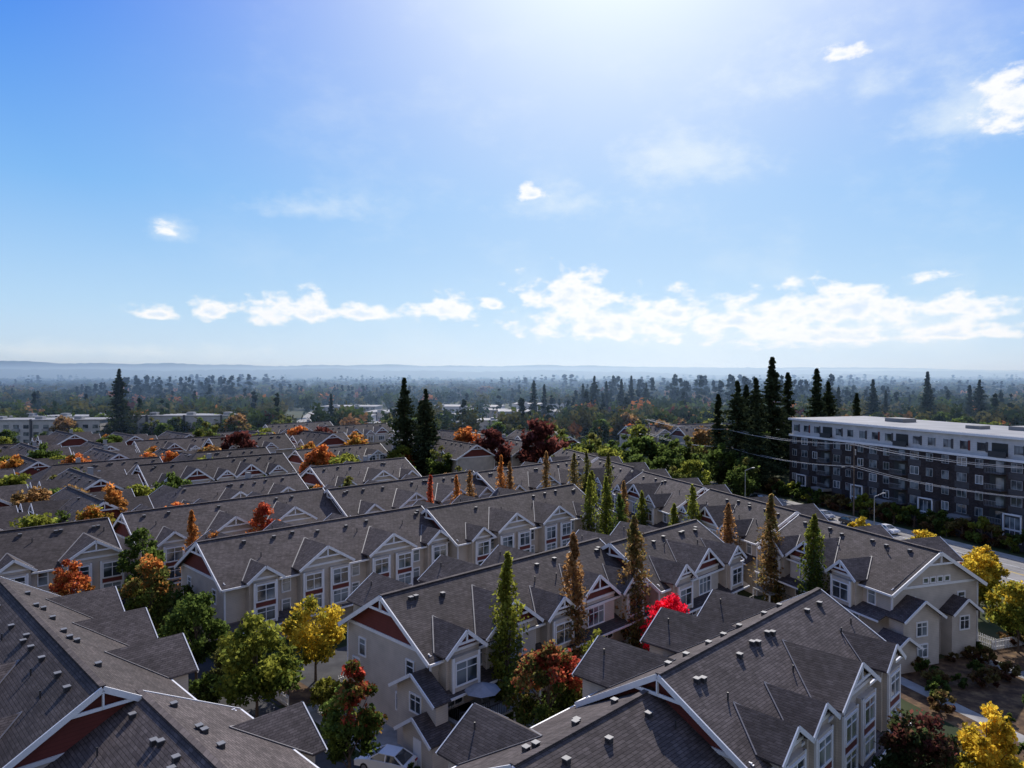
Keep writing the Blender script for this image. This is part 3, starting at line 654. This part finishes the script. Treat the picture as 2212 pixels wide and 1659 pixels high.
def barrel(s,p):
    b=B(); b.cyl('black',(0,0,0),(0,0,.1),.4,.4,12,'base')
    for i,(m,z0,z1) in enumerate((('orange',.1,.35),('paint',.35,.5),('orange',.5,.68),('paint',.68,.83),('orange',.83,1.05))):
        b.cyl(m,(0,0,z0),(0,0,z1),.32-.02*i,.31-.02*i,14,'drum' if m=='orange' else 'reflective_bands')
    x,y=sp(s,p); b.finish('traffic_barrel',(x,y,.01))
for s,p in ((66,103),(71,103),(77,103.2),(83,103),(90,103),(62,104.5),(97,103.2),(69,106),(75,110)): barrel(s,p)
def cone(s,p):
    b=B(); b.box('black',-.25,.25,-.25,.25,0,.04,'base'); b.cyl('orange',(0,0,.04),(0,0,.4),.2,.11,12,'cone'); b.cyl('paint',(0,0,.4),(0,0,.55),.11,.075,12,'band'); b.cyl('orange',(0,0,.55),(0,0,.78),.075,.03,12,'cone')
    x,y=sp(s,p); b.finish('traffic_cone',(x,y,.01))
for i in range(12): cone(60+i*5.2,101.2)
def csign(s,p):
    b=B(); b.cyl('metal',(-.5,0,0),(0,0,1.4),.03,.03,6,'legs'); b.cyl('metal',(.5,0,0),(0,0,1.4),.03,.03,6,'legs')
    b.f('orange',[(0,-.05,1.0),(.65,-.05,1.65),(0,-.05,2.3),(-.65,-.05,1.65)],'panel'); b.f('black',[(0,-.06,1.35),(.3,-.06,1.65),(0,-.06,1.95),(-.3,-.06,1.65)],'symbol')
    x,y=sp(s,p); b.finish('construction_sign',(x,y,0),TR+math.pi/2)
csign(64,101); csign(73,108)
def lamp(x,y,h=8,rz=0):
    b=B(); b.cyl('metal',(0,0,0),(0,0,h),.1,.06,8,'pole'); b.cyl('metal',(0,0,h),(1.8,0,h+.5),.05,.04,6,'arm'); b.box('metal',1.7,2.4,-.15,.15,h+.42,h+.56,'lamp_head'); b.cyl('concrete',(0,0,0),(0,0,.4),.25,.25,8,'base')
    b.finish('street_lamp',(x,y,0),rz)
for s in (60,95,130,170,210): x,y=sp(s,97.6); lamp(x,y,9,math.atan2(nv[1],nv[0]))
lamp(16,190,11,.5)
b=B(); n=8
for i in range(n):
    a0=2*math.pi*i/n;a1=2*math.pi*(i+1)/n
    b.f('canvas',[(0,0,2.5),(1.5*math.cos(a0),1.5*math.sin(a0),1.95),(1.5*math.cos(a1),1.5*math.sin(a1),1.95)],'canopy')
b.cyl('metal',(0,0,0),(0,0,2.55),.03,.03,6,'pole'); b.cyl('stack',(0,0,0),(0,0,.08),.3,.3,10,'base')
x,y=uv(35.1+3.4,-50.3+8.4); b.finish('patio_umbrella',(x,y,2.62))
# ------------------------------------------------------------------ haze
def haze():
    me=bpy.data.meshes.new('haze'); b=B(); b.box('wall',-9000,9000,230,6200,-1,70); vs,fs=list(b.d.values())[0]; me.from_pydata(vs,[],fs)
    m=bpy.data.materials.new('valley_haze'); m.use_nodes=True; nt=m.node_tree; nt.nodes.remove(nt.nodes['Principled BSDF']); out=nt.nodes['Material Output']
    s=N(nt,'ShaderNodeVolumeScatter'); s.inputs['Color'].default_value=(.42,.64,1,1); s.inputs['Density'].default_value=.00038; s.inputs['Anisotropy'].default_value=.6
    a=N(nt,'ShaderNodeVolumeAbsorption'); a.inputs['Color'].default_value=(0,0,0,1); a.inputs['Density'].default_value=.00007
    ad=N(nt,'ShaderNodeAddShader'); nt.links.new(s.outputs[0],ad.inputs[0]); nt.links.new(a.outputs[0],ad.inputs[1]); nt.links.new(ad.outputs[0],out.inputs['Volume'])
    me.materials.append(m); o=bpy.data.objects.new('haze',me); scene.collection.objects.link(o)
haze()
# ------------------------------------------------------------------ sky
SAZ,SEL=9.0,38.0
w=bpy.data.worlds.new('World'); scene.world=w; w.use_nodes=True; nt=w.node_tree; bg=nt.nodes['Background']
tc=N(nt,'ShaderNodeTexCoord'); V=tc.outputs['Generated']
sx=N(nt,'ShaderNodeSeparateXYZ'); nt.links.new(V,sx.inputs[0])
def mth(op,a,b_=None,c=None,clamp=False):
    n=N(nt,'ShaderNodeMath',operation=op); n.use_clamp=clamp
    for i,q in enumerate((a,b_,c)):
        if q is None: continue
        if isinstance(q,(int,float)): n.inputs[i].default_value=q
        else: nt.links.new(q,n.inputs[i])
    return n.outputs[0]
def mixc(f,a,b_):
    n=N(nt,'ShaderNodeMix',data_type='RGBA')
    for i,q in ((0,f),(6,a),(7,b_)):
        if isinstance(q,(int,float)): n.inputs[i].default_value=q
        elif isinstance(q,tuple): n.inputs[i].default_value=(*q,1)
        else: nt.links.new(q,n.inputs[i])
    return n.outputs[2]
def mr(v,a,b_,c,d,sm=True):
    n=N(nt,'ShaderNodeMapRange'); n.interpolation_type='SMOOTHSTEP' if sm else 'LINEAR'; nt.links.new(v,n.inputs[0])
    for i,q in enumerate((a,b_,c,d)): n.inputs[i+1].default_value=q
    return n.outputs[0]
DEG=180/math.pi
az=mth('MULTIPLY',mth('ARCTAN2',sx.outputs[0],sx.outputs[1]),DEG); el=mth('MULTIPLY',mth('ARCSINE',sx.outputs[2]),DEG)
ramp=N(nt,'ShaderNodeValToRGB'); e=ramp.color_ramp.elements
e[0].position=0; e[0].color=(.68,.83,.98,1); e[1].position=1; e[1].color=(.02,.12,.50,1)
for p,c in ((.055,(.48,.72,.97)),(.15,(.22,.51,.95)),(.30,(.0,.20,.90))): q=e.new(p); q.color=(*c,1)
nt.links.new(mth('DIVIDE',el,90.0),ramp.inputs[0])
sun=(math.sin(R_(SAZ))*math.cos(R_(SEL)),math.cos(R_(SAZ))*math.cos(R_(SEL)),math.sin(R_(SEL)))
dt=N(nt,'ShaderNodeVectorMath',operation='DOT_PRODUCT'); nt.links.new(V,dt.inputs[0]); dt.inputs[1].default_value=sun
ang=mth('MULTIPLY',mth('ARCCOSINE',dt.outputs['Value']),DEG)
def gauss(v,s): return mth('EXPONENT',mth('MULTIPLY',mth('POWER',mth('DIVIDE',v,s),2.0),-1.0))
ni=N(nt,'ShaderNodeTexSky',sky_type='NISHITA'); ni.sun_disc=False; ni.sun_elevation=R_(SEL); ni.sun_rotation=R_(SAZ); ni.altitude=100
nsc=N(nt,'ShaderNodeVectorMath',operation='SCALE'); nt.links.new(ni.outputs[0],nsc.inputs[0]); nsc.inputs['Scale'].default_value=.08
col=mixc(.1,ramp.outputs[0],nsc.outputs[0])
glow=mth('SUBTRACT',mth('ADD',mth('MULTIPLY',gauss(ang,27),.8),mth('MULTIPLY',gauss(ang,15),.5)),.06)
col=mixc(mth('MAXIMUM',glow,0.0,clamp=True),col,(.92,1.02,1.08))
back=mr(sx.outputs[1],.2,-.6,0,.75); col=mixc(back,col,(.40,.41,.46))
cv=N(nt,'ShaderNodeCombineXYZ'); nt.links.new(az,cv.inputs[0]); nt.links.new(mth('MULTIPLY',el,1.7),cv.inputs[1])
no=N(nt,'ShaderNodeTexNoise'); nt.links.new(cv.outputs[0],no.inputs['Vector']); no.inputs['Scale'].default_value=.55; no.inputs['Detail'].default_value=9; no.inputs['Roughness'].default_value=.57
n2=N(nt,'ShaderNodeTexNoise'); nt.links.new(cv.outputs[0],n2.inputs['Vector']); n2.inputs['Scale'].default_value=.11; n2.inputs['Detail'].default_value=8; n2.inputs['Roughness'].default_value=.6
n4=N(nt,'ShaderNodeTexNoise'); nt.links.new(cv.outputs[0],n4.inputs['Vector']); n4.inputs['Scale'].default_value=.27; n4.inputs['Detail'].default_value=3
def field(lst,fl=-1.6):
    cur=None
    for a,ee,hw,hh in lst:
        dx=mth('DIVIDE',mth('SUBTRACT',az,a),hw); dy=mth('DIVIDE',mth('SUBTRACT',el,ee),hh)
        dy=mth('MAXIMUM',dy,mth('MULTIPLY',dy,fl))
        d=mth('SQRT',mth('ADD',mth('MULTIPLY',dx,dx),mth('MULTIPLY',dy,dy))); m=mth('SUBTRACT',1.0,d)
        cur=m if cur is None else mth('MAXIMUM',cur,m)
    return mth('MAXIMUM',cur,-2.0)
hard=[(-26.5,4.3,2.4,.8),(-23.2,4.6,1.8,1.3),(-17.5,4.7,5.2,1.7),(-12.5,4.7,4.2,1.1),(-5.4,4.9,3.8,1.5),(-1.5,5.5,1.3,.8),(4.8,5.9,4.8,2.6),(8,3.6,9,2.2),(12.8,4.7,3.8,1.9),(18,4.0,6,1.7),(24.4,4.5,7.5,2.7),(32.4,4.3,3,1.6),(22.8,2.7,11,1.5),(31,2.7,6,.9),
  (-25.8,10.2,.9,.7),(1.6,14.1,1.3,.9),(35.6,17.0,3.0,3.2),(25,22.1,1.7,.9)]
soft=[(4,13.2,6,2.0),(21.8,20.6,6.5,4.0),(27,19.8,3.4,2),(-16,12.5,5,1.6),(-32,1.6,14,.9),(33,17,6,4),(-25.6,10.2,1.8,1.2),(14,16,9,3)]
amp=mth('ADD',mth('MULTIPLY',mth('SUBTRACT',no.outputs['Fac'],.5),2.6),mth('MULTIPLY',mth('SUBTRACT',n4.outputs['Fac'],.5),1.0))
h=mth('ADD',field(hard,-2.1),amp); hm=mr(h,-.05,.65,0,1)
s_=mth('ADD',field(soft),mth('MULTIPLY',mth('SUBTRACT',n2.outputs['Fac'],.5),2.2)); s_=mth('ADD',s_,mth('MULTIPLY',mth('SUBTRACT',no.outputs['Fac'],.5),1.3)); sm_=mth('MULTIPLY',mr(s_,-.1,1.4,0,1),.55)
vl=mth('ADD',field([(14,3.2,20,3.6),(27,3.2,11,2.4)],-1.0),mth('MULTIPLY',mth('SUBTRACT',n2.outputs['Fac'],.5),1.2)); vlm=mr(vl,0,1.0,0,.75)
wisp=mth('MULTIPLY',mr(n2.outputs['Fac'],.45,.75,0,.2),mr(az,-34,-5,0,1))
col=mixc(wisp,col,(.9,.97,1)); col=mixc(sm_,col,(.88,.96,1.0)); col=mixc(vlm,col,(.80,.91,1.0))
shade=mr(mth('SUBTRACT',h,mth('MULTIPLY',n4.outputs['Fac'],.8)),.15,.9,0,.6)
ccol=mixc(shade,(1.02,1.02,1.02),(.58,.75,.96))
col=mixc(mth('MULTIPLY',hm,.94),col,ccol)
nt.links.new(col,bg.inputs[0]); bg.inputs[1].default_value=1.0
L=bpy.data.lights.new('sun','SUN'); L.energy=4.9; L.angle=R_(.5); L.color=(1,.93,.84)
lo=bpy.data.objects.new('sun',L); scene.collection.objects.link(lo); lo.rotation_euler=Vector(sun).to_track_quat('Z','Y').to_euler(); lo.location=(0,0,200)
# ------------------------------------------------------------------ camera
c=bpy.data.cameras.new('camera'); c.lens=24.95; c.sensor_width=36; c.clip_end=40000; c.clip_start=.5
co=bpy.data.objects.new('camera',c); scene.collection.objects.link(co); co.location=(0,0,30); co.rotation_euler=(R_(89.2),0,0); scene.camera=co
scene.view_settings.view_transform='Standard'; scene.view_settings.look='None'; scene.view_settings.exposure=0
